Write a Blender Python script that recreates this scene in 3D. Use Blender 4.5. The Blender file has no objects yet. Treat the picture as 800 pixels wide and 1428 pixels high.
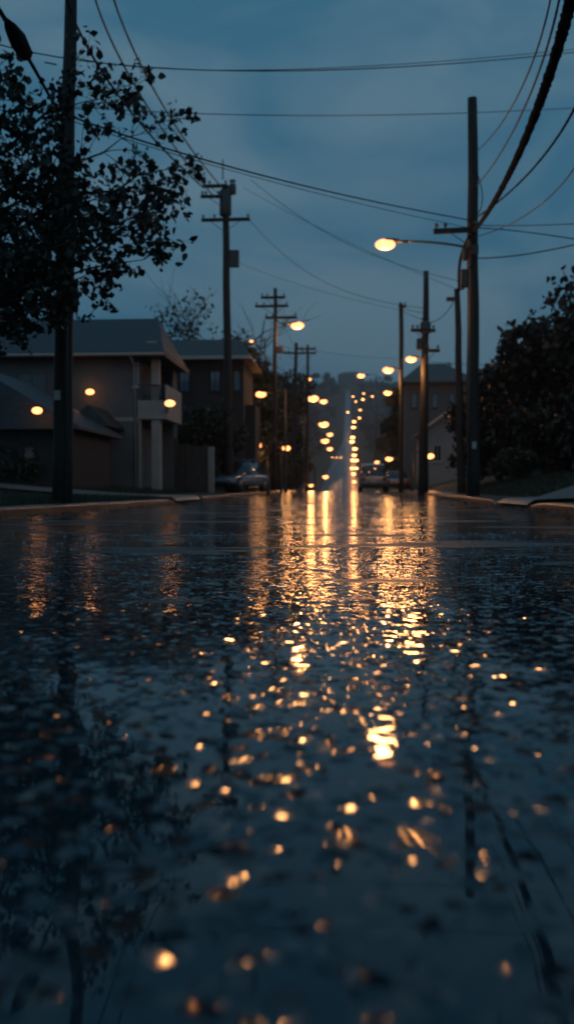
import bpy, bmesh, math, random
import numpy as np
from mathutils import Vector, Matrix, Euler, noise as mnoise

random.seed(7)
R = math.radians
C = bpy.context.scene.collection
S = bpy.context.scene

# ------------------------------------------------------------------ camera
CAMZ, FPX = 0.33, 1237.0
YAW, PITCH = math.atan(85 / FPX), -math.atan(30 / FPX)
cam = bpy.data.cameras.new('camera')
camo = bpy.data.objects.new('camera', cam)
C.objects.link(camo)
camo.location = (0, 0, CAMZ)
camo.rotation_euler = (R(90) + PITCH, 0, YAW)
cam.sensor_fit = 'VERTICAL'
cam.sensor_height = 24.0
cam.lens = 24.0 * FPX / 1428.0
cam.clip_start, cam.clip_end = 0.05, 6000
cam.dof.use_dof = True
cam.dof.focus_distance = 3.9
cam.dof.aperture_fstop = 1.6
S.camera = camo
RM = camo.rotation_euler.to_matrix()

# ------------------------------------------------------------------ render
S.render.engine = 'CYCLES'
S.cycles.use_denoising = True
S.cycles.max_bounces = 6
S.cycles.diffuse_bounces = 2
S.cycles.glossy_bounces = 3
S.cycles.volume_bounces = 0
S.cycles.transparent_max_bounces = 6
S.cycles.caustics_reflective = False
S.cycles.sample_clamp_indirect = 4
S.view_settings.view_transform = 'Standard'
S.view_settings.look = 'None'
S.view_settings.exposure = 0.0
S.view_settings.gamma = 1.0

# ------------------------------------------------------------------ sky: overcast dusk
W = bpy.data.worlds.new('World')
S.world = W
W.use_nodes = True
wt = W.node_tree
wt.nodes.clear()
def wn(t, **k):
    n = wt.nodes.new(t)
    for a, b in k.items():
        setattr(n, a, b)
    return n
w_out = wn('ShaderNodeOutputWorld')
w_bg = wn('ShaderNodeBackground')
sky = wn('ShaderNodeTexSky', sky_type='NISHITA', sun_disc=False)
sky.sun_elevation = R(2.0)
sky.sun_rotation = R(200)
sky.air_density, sky.dust_density, sky.ozone_density = 1.0, 1.0, 4.0
tc = wn('ShaderNodeTexCoord')
mp = wn('ShaderNodeMapping')
mp.inputs['Scale'].default_value = (1.0, 1.0, 2.6)
nz = wn('ShaderNodeTexNoise')
nz.inputs['Scale'].default_value = 3.2
nz.inputs['Detail'].default_value = 5
nz.inputs['Roughness'].default_value = 0.5
nz.inputs['Distortion'].default_value = 0.5
rp = wn('ShaderNodeValToRGB')
rp.color_ramp.elements[0].position = 0.40
rp.color_ramp.elements[0].color = (0.040, 0.150, 0.245, 1)
rp.color_ramp.elements[1].position = 0.62
rp.color_ramp.elements[1].color = (0.135, 0.238, 0.310, 1)
sc_ = wn('ShaderNodeVectorMath', operation='SCALE')
sc_.inputs['Scale'].default_value = 0.08
mx = wn('ShaderNodeMix', data_type='RGBA')
mx.inputs['Factor'].default_value = 0.88
L = wt.links.new
L(tc.outputs['Generated'], mp.inputs['Vector'])
L(mp.outputs[0], nz.inputs['Vector'])
L(nz.outputs['Fac'], rp.inputs[0])
L(sky.outputs[0], sc_.inputs[0])
L(sc_.outputs[0], mx.inputs[6])
L(rp.outputs[0], mx.inputs[7])
L(mx.outputs[2], w_bg.inputs['Color'])
w_bg.inputs['Strength'].default_value = 1.0
L(w_bg.outputs[0], w_out.inputs['Surface'])

sun = bpy.data.lights.new('dusk_sun', 'SUN')
sun.energy, sun.angle, sun.color = 0.02, R(30), (1, 0.9, 0.8)
suno = bpy.data.objects.new('dusk_sun', sun)
suno.rotation_euler = (R(70), 0, R(200 - 180))
C.objects.link(suno)

# ------------------------------------------------------------------ helpers
def at(px, py, Y):
    d = RM @ Vector(((px - 400) / FPX, (714 - py) / FPX, -1))
    return Vector((0, 0, CAMZ)) + d * (Y / d.y)

def lerp_table(v, t):
    if v <= t[0][0]: return t[0][1]
    for (a, b), (c, d) in zip(t, t[1:]):
        if v <= c: return b + (d - b) * (v - a) / (c - a)
    return t[-1][1]

PROF = [(-30, 0), (20, 0), (60, .27), (75, .15), (100, -.4), (150, -2.5), (200, -4.5), (260, -5), (350, 0), (400, 4),
        (450, 9), (500, 15), (600, 29), (700, 43), (800, 58), (900, 75), (1000, 92), (1200, 133), (1400, 165), (1600, 172), (2200, 150)]
LE = [(-30, -4.2), (90, -4.2), (250, -11), (450, -11), (650, -4), (1600, -3)]
RE = [(-30, 3.35), (90, 3.35), (250, 5), (450, 5), (650, 3), (1600, 3)]
SIDE_L = [(0, 0), (.16, .10), (1.6, .13), (2.6, .18), (6, .45), (14, .6), (60, 1.5), (600, 20)]
SIDE_R = [(0, 0), (.16, .10), (.9, .13), (1.8, .42), (3.2, .75), (6, 1.0), (14, 1.2), (60, 2.5), (600, 15)]
def road_z(y): return lerp_table(y, PROF)
def gz(x, y):
    l, r = lerp_table(y, LE), lerp_table(y, RE)
    z = road_z(y)
    if x < l: z += lerp_table(l - x, SIDE_L)
    elif x > r: z += lerp_table(x - r, SIDE_R)
    return z

def mesh_obj(name, verts, faces, m, parent=None, smooth=False):
    me = bpy.data.meshes.new(name)
    me.from_pydata([tuple(v) for v in verts], [], faces)
    me.materials.append(m)
    if smooth:
        me.polygons.foreach_set('use_smooth', [True] * len(me.polygons))
    me.update()
    o = bpy.data.objects.new(name, me)
    C.objects.link(o)
    if parent: o.parent = parent
    return o

def thing(name, label, cat, loc=(0, 0, 0), rz=0, group=None):
    o = bpy.data.objects.new(name, None)
    C.objects.link(o)
    o.location = loc
    o.rotation_euler = (0, 0, rz)
    o.empty_display_size = .1
    return tag(o, label, cat, group)

def tag(o, label, cat, group=None):
    o['label'], o['category'] = label, cat
    if group: o['group'] = group
    return o

class MB:
    """collects shapes into one mesh"""
    def __init__(s): s.v, s.f = [], []
    def add(s, v, f):
        n = len(s.v)
        s.v += [tuple(p) for p in v]
        s.f += [tuple(i + n for i in q) for q in f]
        return s
    def box(s, x0, x1, y0, y1, z0, z1, M=None):
        v = [Vector(p) for p in ((x0, y0, z0), (x1, y0, z0), (x1, y1, z0), (x0, y1, z0), (x0, y0, z1), (x1, y0, z1), (x1, y1, z1), (x0, y1, z1))]
        if M: v = [M @ p for p in v]
        return s.add(v, [(3, 2, 1, 0), (4, 5, 6, 7), (0, 1, 5, 4), (1, 2, 6, 5), (2, 3, 7, 6), (3, 0, 4, 7)])
    def tube(s, pts, rad, n=8, cap=True):
        pts = [Vector(p) for p in pts]
        if not hasattr(rad, '__len__'): rad = [rad] * len(pts)
        rings = []
        u = None
        for i, p in enumerate(pts):
            t = (pts[min(i + 1, len(pts) - 1)] - pts[max(i - 1, 0)])
            t = t.normalized() if t.length > 1e-9 else Vector((0, 0, 1))
            if u is None:
                u = t.orthogonal().normalized()
            u = (u - t * u.dot(t))
            u = u.normalized() if u.length > 1e-6 else t.orthogonal().normalized()
            w = t.cross(u)
            rings.append([p + (u * math.cos(a) + w * math.sin(a)) * rad[i] for a in (2 * math.pi * k / n for k in range(n))])
        v = [q for r_ in rings for q in r_]
        f = []
        for i in range(len(pts) - 1):
            for k in range(n):
                a, b = i * n + k, i * n + (k + 1) % n
                f.append((a, b, b + n, a + n))
        if cap:
            f.append(tuple(range(n - 1, -1, -1)))
            f.append(tuple(range((len(pts) - 1) * n, len(pts) * n)))
        return s.add(v, f)
    def ell(s, c, r, nu=12, nv=8, z0=-1, z1=1, M=None):
        v, f = [], []
        for j in range(nv + 1):
            z = z0 + (z1 - z0) * j / nv
            z = math.sin(math.asin(max(-1, min(1, z0))) + (math.asin(min(1, z1)) - math.asin(max(-1, z0))) * j / nv)
            q = math.sqrt(max(0, 1 - z * z)) + 1e-4
            for k in range(nu):
                a = 2 * math.pi * k / nu
                p = Vector((c[0] + r[0] * q * math.cos(a), c[1] + r[1] * q * math.sin(a), c[2] + r[2] * z))
                v.append(M @ p if M else p)
        for j in range(nv):
            for k in range(nu):
                a, b = j * nu + k, j * nu + (k + 1) % nu
                f.append((a, b, b + nu, a + nu))
        f.append(tuple(range(nu - 1, -1, -1)))
        f.append(tuple(range(nv * nu, nv * nu + nu)))
        return s.add(v, f)
    def prism(s, prof, y0, y1, axis='y'):
        n = len(prof)
        mk = (lambda a, b, t: (a, t, b)) if axis == 'y' else (lambda a, b, t: (t, a, b))
        v = [mk(a, b, y0) for a, b in prof] + [mk(a, b, y1) for a, b in prof]
        f = [tuple(range(n)), tuple(range(2 * n - 1, n - 1, -1))]
        for i in range(n):
            j = (i + 1) % n
            f.append((j, i, i + n, j + n))
        return s.add(v, f)
    def build(s, name, m, parent=None, smooth=False, bevel=0):
        o = mesh_obj(name, s.v, s.f, m, parent, smooth)
        bm = bmesh.new(); bm.from_mesh(o.data)
        bmesh.ops.recalc_face_normals(bm, faces=bm.faces)
        bm.to_mesh(o.data); bm.free()
        if bevel:
            b = o.modifiers.new('bevel', 'BEVEL')
            b.width, b.segments, b.limit_method = bevel, 2, 'ANGLE'
        return o

# ------------------------------------------------------------------ materials
def mat(name, col, rough=.7, var=.25, scale=3.0, metal=0, bump=0.0, bscale=30, spec=.5, stretch=(1, 1, 1)):
    m = bpy.data.materials.new(name)
    m.use_nodes = True
    nt = m.node_tree
    b = nt.nodes['Principled BSDF']
    b.inputs['Roughness'].default_value = rough
    b.inputs['Metallic'].default_value = metal
    b.inputs['Specular IOR Level'].default_value = spec
    t = nt.nodes.new('ShaderNodeTexCoord')
    mm = nt.nodes.new('ShaderNodeMapping')
    mm.inputs['Scale'].default_value = stretch
    n = nt.nodes.new('ShaderNodeTexNoise')
    n.inputs['Scale'].default_value = scale
    n.inputs['Detail'].default_value = 6
    r_ = nt.nodes.new('ShaderNodeValToRGB')
    r_.color_ramp.elements[0].position = .3
    r_.color_ramp.elements[1].position = .7
    r_.color_ramp.elements[0].color = tuple(c * (1 - var) for c in col) + (1,)
    r_.color_ramp.elements[1].color = tuple(min(1, c * (1 + var)) for c in col) + (1,)
    k = nt.links.new
    k(t.outputs['Object'], mm.inputs[0]); k(mm.outputs[0], n.inputs['Vector'])
    k(n.outputs['Fac'], r_.inputs[0]); k(r_.outputs[0], b.inputs['Base Color'])
    if bump:
        n2 = nt.nodes.new('ShaderNodeTexNoise')
        n2.inputs['Scale'].default_value = bscale
        n2.inputs['Detail'].default_value = 4
        bp = nt.nodes.new('ShaderNodeBump')
        bp.inputs['Strength'].default_value = bump
        bp.inputs['Distance'].default_value = .02
        k(mm.outputs[0], n2.inputs['Vector']); k(n2.outputs['Fac'], bp.inputs['Height']); k(bp.outputs[0], b.inputs['Normal'])
    return m

def emis(name, col, strength):
    m = bpy.data.materials.new(name)
    m.use_nodes = True
    b = m.node_tree.nodes['Principled BSDF']
    b.inputs['Base Color'].default_value = (.3, .25, .2, 1)
    b.inputs['Roughness'].default_value = .3
    b.inputs['Emission Color'].default_value = (*col, 1)
    b.inputs['Emission Strength'].default_value = strength
    return m

def glass(name, col=(.02, .03, .04)):
    m = bpy.data.materials.new(name)
    m.use_nodes = True
    b = m.node_tree.nodes['Principled BSDF']
    b.inputs['Base Color'].default_value = (*col, 1)
    b.inputs['Roughness'].default_value = .06
    b.inputs['Specular IOR Level'].default_value = .8
    return m

M_WOOD = mat('pole_wood', (.020, .015, .012), .75, .4, 6, bump=.5, bscale=25, stretch=(1, 1, .08))
M_METAL = mat('galvanised_metal', (.05, .05, .05), .5, .2, 8)
M_CERAM = mat('insulator_ceramic', (.10, .08, .07), .3, .2, 8)
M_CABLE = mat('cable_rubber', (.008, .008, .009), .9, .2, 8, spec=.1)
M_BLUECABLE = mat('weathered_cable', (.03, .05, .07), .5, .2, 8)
M_LEAF = mat('leaf_dark', (.012, .016, .010), .55, .5, 2.5)
M_LEAF2 = mat('leaf_green', (.022, .030, .014), .6, .5, 1.5)
M_LEAFFAR = mat('leaf_far', (.018, .024, .018), .7, .4, .5)
M_BARK = mat('bark', (.018, .014, .011), .85, .4, 6, bump=.5, bscale=30)
M_STUCCO = mat('stucco_beige', (.12, .13, .135), .85, .18, 1.2, bump=.25, bscale=60)
M_STUCCO2 = mat('stucco_pale', (.34, .32, .29), .8, .15, 1.5, bump=.2, bscale=60)
M_GREYWALL = mat('grey_siding', (.10, .10, .10), .8, .2, 2, stretch=(1, 1, 12))
M_DARKWALL = mat('brown_siding', (.032, .030, .030), .8, .2, 2, stretch=(1, 1, 12))
M_BLUEWALL = mat('pale_siding', (.26, .27, .27), .8, .15, 2, stretch=(1, 1, 12))
M_ROOF = mat('shingle_slate', (.040, .050, .062), .55, .35, 9, bump=.6, bscale=40, stretch=(1, 3, 3))
M_ROOF2 = mat('shingle_brown', (.055, .05, .048), .6, .3, 9, bump=.6, bscale=40)
M_TRIM = mat('painted_trim', (.38, .37, .35), .5, .1, 5)
M_GLASS = glass('window_glass')
M_CURTAIN = glass('curtained_glass', (.10, .16, .22))
M_FENCE = mat('fence_boards', (.075, .062, .052), .8, .35, 4, stretch=(6, 6, .5))
M_GRASS = mat('verge_grass', (.022, .030, .014), .9, .5, 2.0, bump=1, bscale=40)
M_CONC = mat('wet_concrete', (.05, .048, .045), .30, .3, 5, bump=.4, bscale=50)
M_DRIVE = mat('driveway_concrete', (.17, .17, .165), .30, .25, 2, bump=.3, bscale=50)
M_TYRE = mat('tyre_rubber', (.015, .015, .015), .7, .1, 20)
M_RIM = mat('wheel_alloy', (.25, .25, .26), .35, .1, 20, metal=1)
M_PAINT_B = mat('car_paint_blue', (.10, .17, .23), .22, .08, 4)
M_PAINT_G = mat('car_paint_grey', (.24, .26, .28), .22, .08, 4)
M_PLASTIC = mat('black_plastic', (.015, .015, .016), .4, .1, 10)
M_PLATE = mat('plate_white', (.4, .4, .38), .4, .05, 10)
M_TAIL = mat('tail_lamp_red', (.20, .01, .01), .2, .1, 10)

# wet road: thin standing water over asphalt; the water's slope comes from noise, calm in the near puddle
def wet_road():
    m = bpy.data.materials.new('wet_asphalt')
    m.use_nodes = True
    nt = m.node_tree
    b = nt.nodes['Principled BSDF']
    k = nt.links.new
    def N(t, **kw):
        n = nt.nodes.new(t)
        for a, c in kw.items(): setattr(n, a, c)
        return n
    def math_(op, a, b_=None, c=None, clamp=False):
        n = N('ShaderNodeMath', operation=op); n.use_clamp = clamp
        for i, q in enumerate((a, b_, c)):
            if q is None: continue
            if isinstance(q, (int, float)): n.inputs[i].default_value = q
            else: k(q, n.inputs[i])
        return n.outputs[0]
    def vm(op, a, b_=None, sc=None):
        n = N('ShaderNodeVectorMath', operation=op)
        for i, q in enumerate((a, b_)):
            if q is None: continue
            if isinstance(q, tuple): n.inputs[i].default_value = q
            else: k(q, n.inputs[i])
        if sc is not None:
            if isinstance(sc, (int, float)): n.inputs['Scale'].default_value = sc
            else: k(sc, n.inputs['Scale'])
        return n.outputs[0]
    def noise(scale, detail=2, dist=0.0, stretch=None):
        n = N('ShaderNodeTexNoise')
        n.inputs['Scale'].default_value = scale; n.inputs['Detail'].default_value = detail
        n.inputs['Distortion'].default_value = dist
        if stretch:
            mp_ = N('ShaderNodeMapping'); mp_.inputs['Scale'].default_value = stretch
            k(P, mp_.inputs[0]); k(mp_.outputs[0], n.inputs['Vector'])
        else: k(P, n.inputs['Vector'])
        return n
    def ramp(v, a, b_):
        n = N('ShaderNodeMapRange', interpolation_type='SMOOTHSTEP')
        k(v, n.inputs['Value']); n.inputs['From Min'].default_value = a; n.inputs['From Max'].default_value = b_
        return n.outputs[0]
    P = N('ShaderNodeTexCoord').outputs['Object']
    sep = N('ShaderNodeSeparateXYZ'); k(P, sep.inputs[0])
    Y = sep.outputs['Y']
    wob = noise(1.1, 3).outputs['Fac']
    yy = math_('MULTIPLY_ADD', wob, 1.6, math_('ADD', Y, -.8))
    rough_m = ramp(yy, 2.1, 3.2)                       # 0 = calm puddle, 1 = rippled film
    far_p = ramp(noise(.55, 3, .4, (1, .35, 1)).outputs['Fac'], .47, .56)   # broad calmer sheets further on
    dry = ramp(noise(.9, 4, .3, (.55, 1.6, 1)).outputs['Fac'], .57, .62)    # crests that stand out of the water
    dry = math_('MULTIPLY', dry, ramp(yy, 2.2, 3.0))
    # slopes
    def slope(n, amp):
        return vm('SCALE', vm('SUBTRACT', n.outputs['Color'], (.5, .5, .5)), None, amp)
    patch = ramp(noise(.8, 2, .3, (1.2, .8, 1)).outputs['Fac'], .46, .56)
    mid_m = ramp(yy, .8, 1.6)
    far_m = ramp(Y, 2.4, 7.0)
    s1 = slope(noise(5, 1, .2, (.8, 1.2, 1)), math_('MULTIPLY_ADD', rough_m, .09, .018))
    s1 = vm('ADD', s1, slope(noise(1.9, 2, .3, (.7, 1.2, 1)), math_('MULTIPLY', far_m, .14)))
    s1 = vm('ADD', s1, slope(noise(22, 1, .3, (.7, 1.3, 1)), math_('MULTIPLY', mid_m, math_('MULTIPLY_ADD', patch, .11, .028))))
    amp2 = math_('MULTIPLY', rough_m, math_('MULTIPLY_ADD', far_p, .26, .20))
    s2 = slope(noise(17, 2, .4, (.5, 1.5, 1)), amp2)
    s3 = slope(noise(60, 2), math_('MULTIPLY', rough_m, math_('MULTIPLY_ADD', far_m, .04, .24)))
    # small ring-like facets raised by drops on the calm puddle
    def facets(scale, amp, gate_lo, gate_hi):
        v = N('ShaderNodeTexVoronoi', feature='F1'); v.inputs['Scale'].default_value = scale
        v.inputs['Randomness'].default_value = 1
        k(P, v.inputs['Vector'])
        wn_ = N('ShaderNodeTexWhiteNoise', noise_dimensions='3D'); k(v.outputs['Position'], wn_.inputs['Vector'])
        sp = N('ShaderNodeSeparateColor'); k(v.outputs['Color'], sp.inputs[0])
        gate = ramp(sp.outputs[2], gate_lo, gate_hi)
        tilt = vm('SCALE', vm('SUBTRACT', wn_.outputs['Color'], (.5, .5, .5)), None, math_('MULTIPLY', gate, amp))
        bow = vm('SCALE', vm('SUBTRACT', P, v.outputs['Position']), None, math_('MULTIPLY', gate, 1.0))
        return vm('ADD', tilt, bow), gate
    calm = math_('SUBTRACT', 1.0, rough_m)
    f1, g1 = facets(48, math_('MULTIPLY', math_('MULTIPLY_ADD', calm, .8, .2), .46), .68, .70)
    f2, g2 = facets(85, math_('MULTIPLY', math_('MULTIPLY_ADD', calm, .7, .3), .40), .82, .84)
    tot = vm('ADD', vm('ADD', s1, s2), vm('ADD', s3, vm('ADD', f1, f2)))
    asp = slope(noise(140, 3), math_('MULTIPLY', dry, 1.2))
    cx = N('ShaderNodeCombineXYZ')
    k(math_('MULTIPLY_ADD', rough_m, -.5, 1.5), cx.inputs[0]); k(math_('MULTIPLY_ADD', rough_m, .5, 1.0), cx.inputs[1]); cx.inputs[2].default_value = 0
    tot = vm('MULTIPLY', vm('ADD', tot, asp), cx.outputs[0])
    geo = N('ShaderNodeNewGeometry')
    nrm = vm('NORMALIZE', vm('ADD', geo.outputs['True Normal'], tot))
    k(nrm, b.inputs['Normal'])
    rr = math_('MULTIPLY_ADD', math_('MAXIMUM', g1, g2), .05, .03)
    rr = math_('MAXIMUM', rr, math_('MULTIPLY', rough_m, .06))
    rr = math_('MULTIPLY_ADD', dry, .42, rr)
    k(rr, b.inputs['Roughness'])
    b.inputs['IOR'].default_value = 1.52
    cr = N('ShaderNodeValToRGB')
    cr.color_ramp.elements[0].color = (.007, .014, .020, 1); cr.color_ramp.elements[1].color = (.022, .034, .042, 1)
    k(noise(90, 5).outputs['Fac'], cr.inputs[0]); k(cr.outputs[0], b.inputs['Base Color'])
    return m
M_ROAD = wet_road()

# ------------------------------------------------------------------ ground, road, kerbs
def yl(a, b):
    ys = [-30, -20, -10, -5, 0, 2, 4, 6, 8, 10, 12, 14, 16, 17, 18, 19, 20, 21, 22, 24, 26, 28, 30, 33, 36, 40, 45, 50, 55, 60, 65, 70, 75, 80, 90]
    ys += list(range(100, 400, 10)) + list(range(400, 1000, 25)) + list(range(1000, 2201, 50))
    return [y for y in ys if a <= y <= b]
xo_l = [600, 400, 250, 150, 100, 60, 40, 30, 20, 14, 10, 8, 6, 4, 2.6, 1.6, .16]
xo_r = [.16, .9, 1.8, 3.2, 4.5, 6, 8, 10, 14, 20, 30, 40, 60, 100, 150, 250, 400, 600]
V, F = [], []
ys = yl(-30, 2200)
for y in ys:
    l, r = lerp_table(y, LE), lerp_table(y, RE)
    row = [l - o for o in xo_l] + [l - .0, l + .1, r - .1, r + .0] + [r + o for o in xo_r]
    for i, x in enumerate(row):
        z = gz(x, y)
        if l - .01 <= x <= r + .01: z = road_z(y) - .03
        else:
            out = (l - x) if x < l else (x - r)
            if y > 300: z += (mnoise.noise(Vector((x * .006, y * .004, 3))) * 16) * min(1, out / 80) * min(1, (y - 300) / 300)
            elif out > 1: z += mnoise.noise(Vector((x * .5, y * .5, 1))) * .06
            z -= .012
        V.append((x, y, z))
n = len(xo_l) + 4 + len(xo_r)
for j in range(len(ys) - 1):
    for i in range(n - 1):
        F.append((j * n + i, j * n + i + 1, (j + 1) * n + i + 1, (j + 1) * n + i))
g = mesh_obj('ground', V, F, M_GRASS, smooth=True); g['kind'] = 'structure'

V, F = [], []
nx = 9
for y in ys:
    l, r = lerp_table(y, LE), lerp_table(y, RE)
    for i in range(nx):
        t = i / (nx - 1)
        V.append((l + (r - l) * t, y, road_z(y)))
for j in range(len(ys) - 1):
    for i in range(nx - 1):
        F.append((j * nx + i, j * nx + i + 1, (j + 1) * nx + i + 1, (j + 1) * nx + i))
road = mesh_obj('road', V, F, M_ROAD, smooth=True); road['kind'] = 'structure'

def kerb(name, side, y0, y1, end_curve=False):
    pts = []
    y = y0
    while y < y1 - 1e-6:
        pts.append(y); y += .9
    pts.append(y1)
    V, F = [], []
    prof = [(0, -.05), (0, .09), (.02, .115), (.05, .125), (.17, .128), (.17, -.05)]
    for y in pts:
        e = lerp_table(y, LE if side < 0 else RE)
        z = road_z(y)
        drop = 1.0
        if end_curve:
            dd = min(y - y0, y1 - y)
            drop = min(1, .25 + dd / 1.2)
        wob = mnoise.noise(Vector((y * .7, side, 0))) * .012
        for o, h in prof:
            V.append((e + side * (o + wob), y, z + (h * drop if h > 0 else h) + wob * .5))
    m_ = len(prof)
    for j in range(len(pts) - 1):
        for i in range(m_ - 1):
            F.append((j * m_ + i, j * m_ + i + 1, (j + 1) * m_ + i + 1, (j + 1) * m_ + i))
    F.append(tuple(range(m_))); F.append(tuple(range((len(pts) - 1) * m_, len(pts) * m_)))
    o = mesh_obj(name, V, F, M_CONC); o['kind'] = 'structure'
    bm = bmesh.new(); bm.from_mesh(o.data); bmesh.ops.recalc_face_normals(bm, faces=bm.faces); bm.to_mesh(o.data); bm.free()
    return o
kerb('kerb_left', -1, -10, 21.5, True)
kerb('kerb_left_far', -1, 25.5, 88)
kerb('kerb_right', 1, -10, 16.8, True)
kerb('kerb_right_far', 1, 20.5, 88, True)

def sheet(name, side, o0, o1, y0, y1, lift, m):
    V, F = [], []
    offs = sorted({o0, o1} | {o for o in [.16, .9, 1.6, 1.8, 2.6, 3.2, 4, 4.5, 6, 8, 10, 14] if o0 < o < o1})
    ysx = sorted({y0, y1} | {y for y in ys if y0 < y < y1})
    for y in ysx:
        e = lerp_table(y, LE if side < 0 else RE)
        for o in offs:
            x = e + side * o
            V.append((x, y, gz(x, y) + lift))
    m_ = len(offs)
    for j in range(len(ysx) - 1):
        for i in range(m_ - 1):
            F.append((j * m_ + i, j * m_ + i + 1, (j + 1) * m_ + i + 1, (j + 1) * m_ + i))
    o = mesh_obj(name, V, F, m, smooth=True); o['kind'] = 'structure'
    return o
sheet('driveway', 1, .0, 14, 17.0, 20.3, .06, M_DRIVE)
sheet('driveway_left', -1, .0, 10, 21.7, 25.3, .06, M_DRIVE)
sheet('pavement_right', 1, .17, .9, 20.5, 88, .02, M_CONC)

# grass blades along the verges: stuff
def grass(name, regions, nblade, m, hmin=.05, hmax=.18):
    V, F = [], []
    for _ in range(nblade):
        side, o0, o1, y0, y1 = random.choice(regions)
        y = y0 + (y1 - y0) * random.random() ** 1.3
        e = lerp_table(y, LE if side < 0 else RE)
        x = e + side * random.uniform(o0, o1)
        z = gz(x, y) - .02
        h = random.uniform(hmin, hmax); w = .012; a = random.uniform(0, 6.28)
        dx, dy = math.cos(a) * w, math.sin(a) * w
        lx, ly = random.uniform(-.06, .06), random.uniform(-.06, .06)
        i = len(V)
        V += [(x - dx, y - dy, z), (x + dx, y + dy, z), (x + lx, y + ly, z + h)]
        F.append((i, i + 1, i + 2))
    o = mesh_obj(name, V, F, m); o['kind'] = 'stuff'
    o['label'] = 'dark wet grass growing along the verges behind the kerbs'
    o['category'] = 'grass'
grass('grass', [(-1, .2, 1.8, 7, 21), (-1, .2, 5, 8, 21), (1, .95, 3.5, 6, 16.8), (1, .95, 3.5, 20.5, 34), (-1, 1.7, 6, 26, 40)], 36000, M_LEAF2)

# pale flecks painted as glints on the wet asphalt: nobody could count them
def glints():
    rs_ = random.Random(4)
    V, F = [], []
    for _ in range(1500):
        y = 2.2 + 5.0 * rs_.random() ** 1.5
        x = rs_.uniform(-4.0, 3.2)
        if x < .4 and rs_.random() < .55: continue
        s_ = rs_.uniform(.0018, .0042) * (1 + y * .12)
        k0 = len(V)
        m_ = 5
        for j in range(m_):
            a = 6.283 * j / m_ + rs_.random()
            V.append((x + math.cos(a) * s_ * 1.4, y + math.sin(a) * s_ * 1.4, -.001))
        for j in range(m_):
            a = 6.283 * j / m_ + rs_.random() * .6
            V.append((x + math.cos(a) * s_ * 2.0, y + math.sin(a) * s_ * 2.0, s_ * rs_.uniform(.8, 2.2)))
        for j in range(m_):
            F.append((k0 + j, k0 + (j + 1) % m_, k0 + m_ + j))
    m = mat('glint_pale', (.30, .35, .38), .15, .2, 30)
    o = mesh_obj('painted_glints', V, F, m); o['kind'] = 'stuff'
    o['label'] = 'tiny pale painted splashes dotting the wet asphalt'; o['category'] = 'glints'
glints()

def gutter_litter():
    rs_ = random.Random(9)
    pts = []
    for _ in range(700):
        side = rs_.choice((-1, 1))
        y = 6 + 26 * rs_.random() ** 1.3
        e = lerp_table(y, LE if side < 0 else RE)
        o = abs(rs_.gauss(0, .28)) + .03
        pts.append((e - side * o, y, road_z(y) + .012))
    V, F = leaf_mesh(pts, .085, 12, droop=0)
    V = [(x, y, .006 + (z - road_z(y)) * .25 + road_z(y)) for x, y, z in V]
    o = mesh_obj('leaf_litter', V, F, M_LEAF2); o['kind'] = 'stuff'
    o['label'] = 'fallen wet leaves lying in the gutters'; o['category'] = 'leaf litter'

# ------------------------------------------------------------------ lamps
LAMPCOL = (1.0, .42, .13)
E_NEAR = emis('sodium_glow_near', (1.0, .36, .13), 3.0)
E_MID = emis('sodium_glow', (1.0, .34, .10), 4.5)
E_FAR = emis('sodium_glow_far', (1.0, .34, .09), 13.0)
light_cache = {}
def lamp_light(parent, loc, power, radius=.2):
    key = (power, radius)
    if key not in light_cache:
        l = bpy.data.lights.new('lamp_light', 'POINT')
        l.energy, l.color, l.shadow_soft_size = power * .47, LAMPCOL, radius
        light_cache[key] = l
    o = bpy.data.objects.new('lamp_light', light_cache[key])
    C.objects.link(o)
    o.parent = parent
    o.location = loc
    return o

def lamp_head(parent, p, s, side, em, power, radius=.2):
    """cobra head at p (in parent's space): shell above, glowing bowl below, arm arrives from side"""
    a, b_ = .36 * s, .17 * s
    h = MB()
    h.ell((p[0] + side * .10 * s, p[1], p[2] + .10 * s), (a * .9, b_ * .8, .09 * s), 14, 6, 0, 1)
    h.tube([(p[0] + side * a * .75, p[1], p[2] + .09 * s), (p[0] + side * (a + .28 * s), p[1], p[2] + .08 * s)], .045 * s)
    ho = h.build('lamp_head', M_METAL, parent, True)
    g_ = MB().ell((p[0] - side * .05 * s, p[1], p[2] + .0 * s), (a * .86, b_, .17 * s), 16, 10)
    g_.build('lens', em, ho, True)
    lamp_light(ho, (p[0] - side * .05 * s, p[1], p[2] - (.19 * s + radius + .02)), power, radius)
    return ho

def street_lamp(px, py, d, label, s=1.0, side=1, arm=1.2, em=None, power=350, group=None, radius=.3, cat='street lamp'):
    p = at(px, py, d)
    bx = p.x + side * (.36 * s + .25 + arm)
    bz = gz(bx, d) - .15
    t = thing('street_lamp', label, cat, (bx, d, bz), 0, group)
    q = Vector((p.x - bx, 0, p.z - bz))
    top = q.z + .25
    k = max(1, d / 120) ** .5
    MB().tube([(0, 0, 0), (0, 0, .5), (0, 0, top * .5), (0, 0, top)], [.10 * k, .09 * k, .07 * k, .05 * k], 8).build('pole', M_METAL, t, True)
    x1 = q.x + side * .5 * s
    MB().tube([(0, 0, top - .25), (x1 * .5, 0, top + .02), (x1, 0, q.z + .08 * s)], .035 * k, 6).build('arm', M_METAL, t, True)
    lamp_head(t, q, s, side, em or E_FAR, power, radius)
    return t

# ------------------------------------------------------------------ utility poles
def insul(mb, x, y, z, s=1.0):
    mb.tube([(x, y, z), (x, y, z + .06 * s), (x, y, z + .07 * s), (x, y, z + .13 * s), (x, y, z + .16 * s)], [.025 * s, .025 * s, .055 * s, .045 * s, .02 * s], 8)

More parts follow.
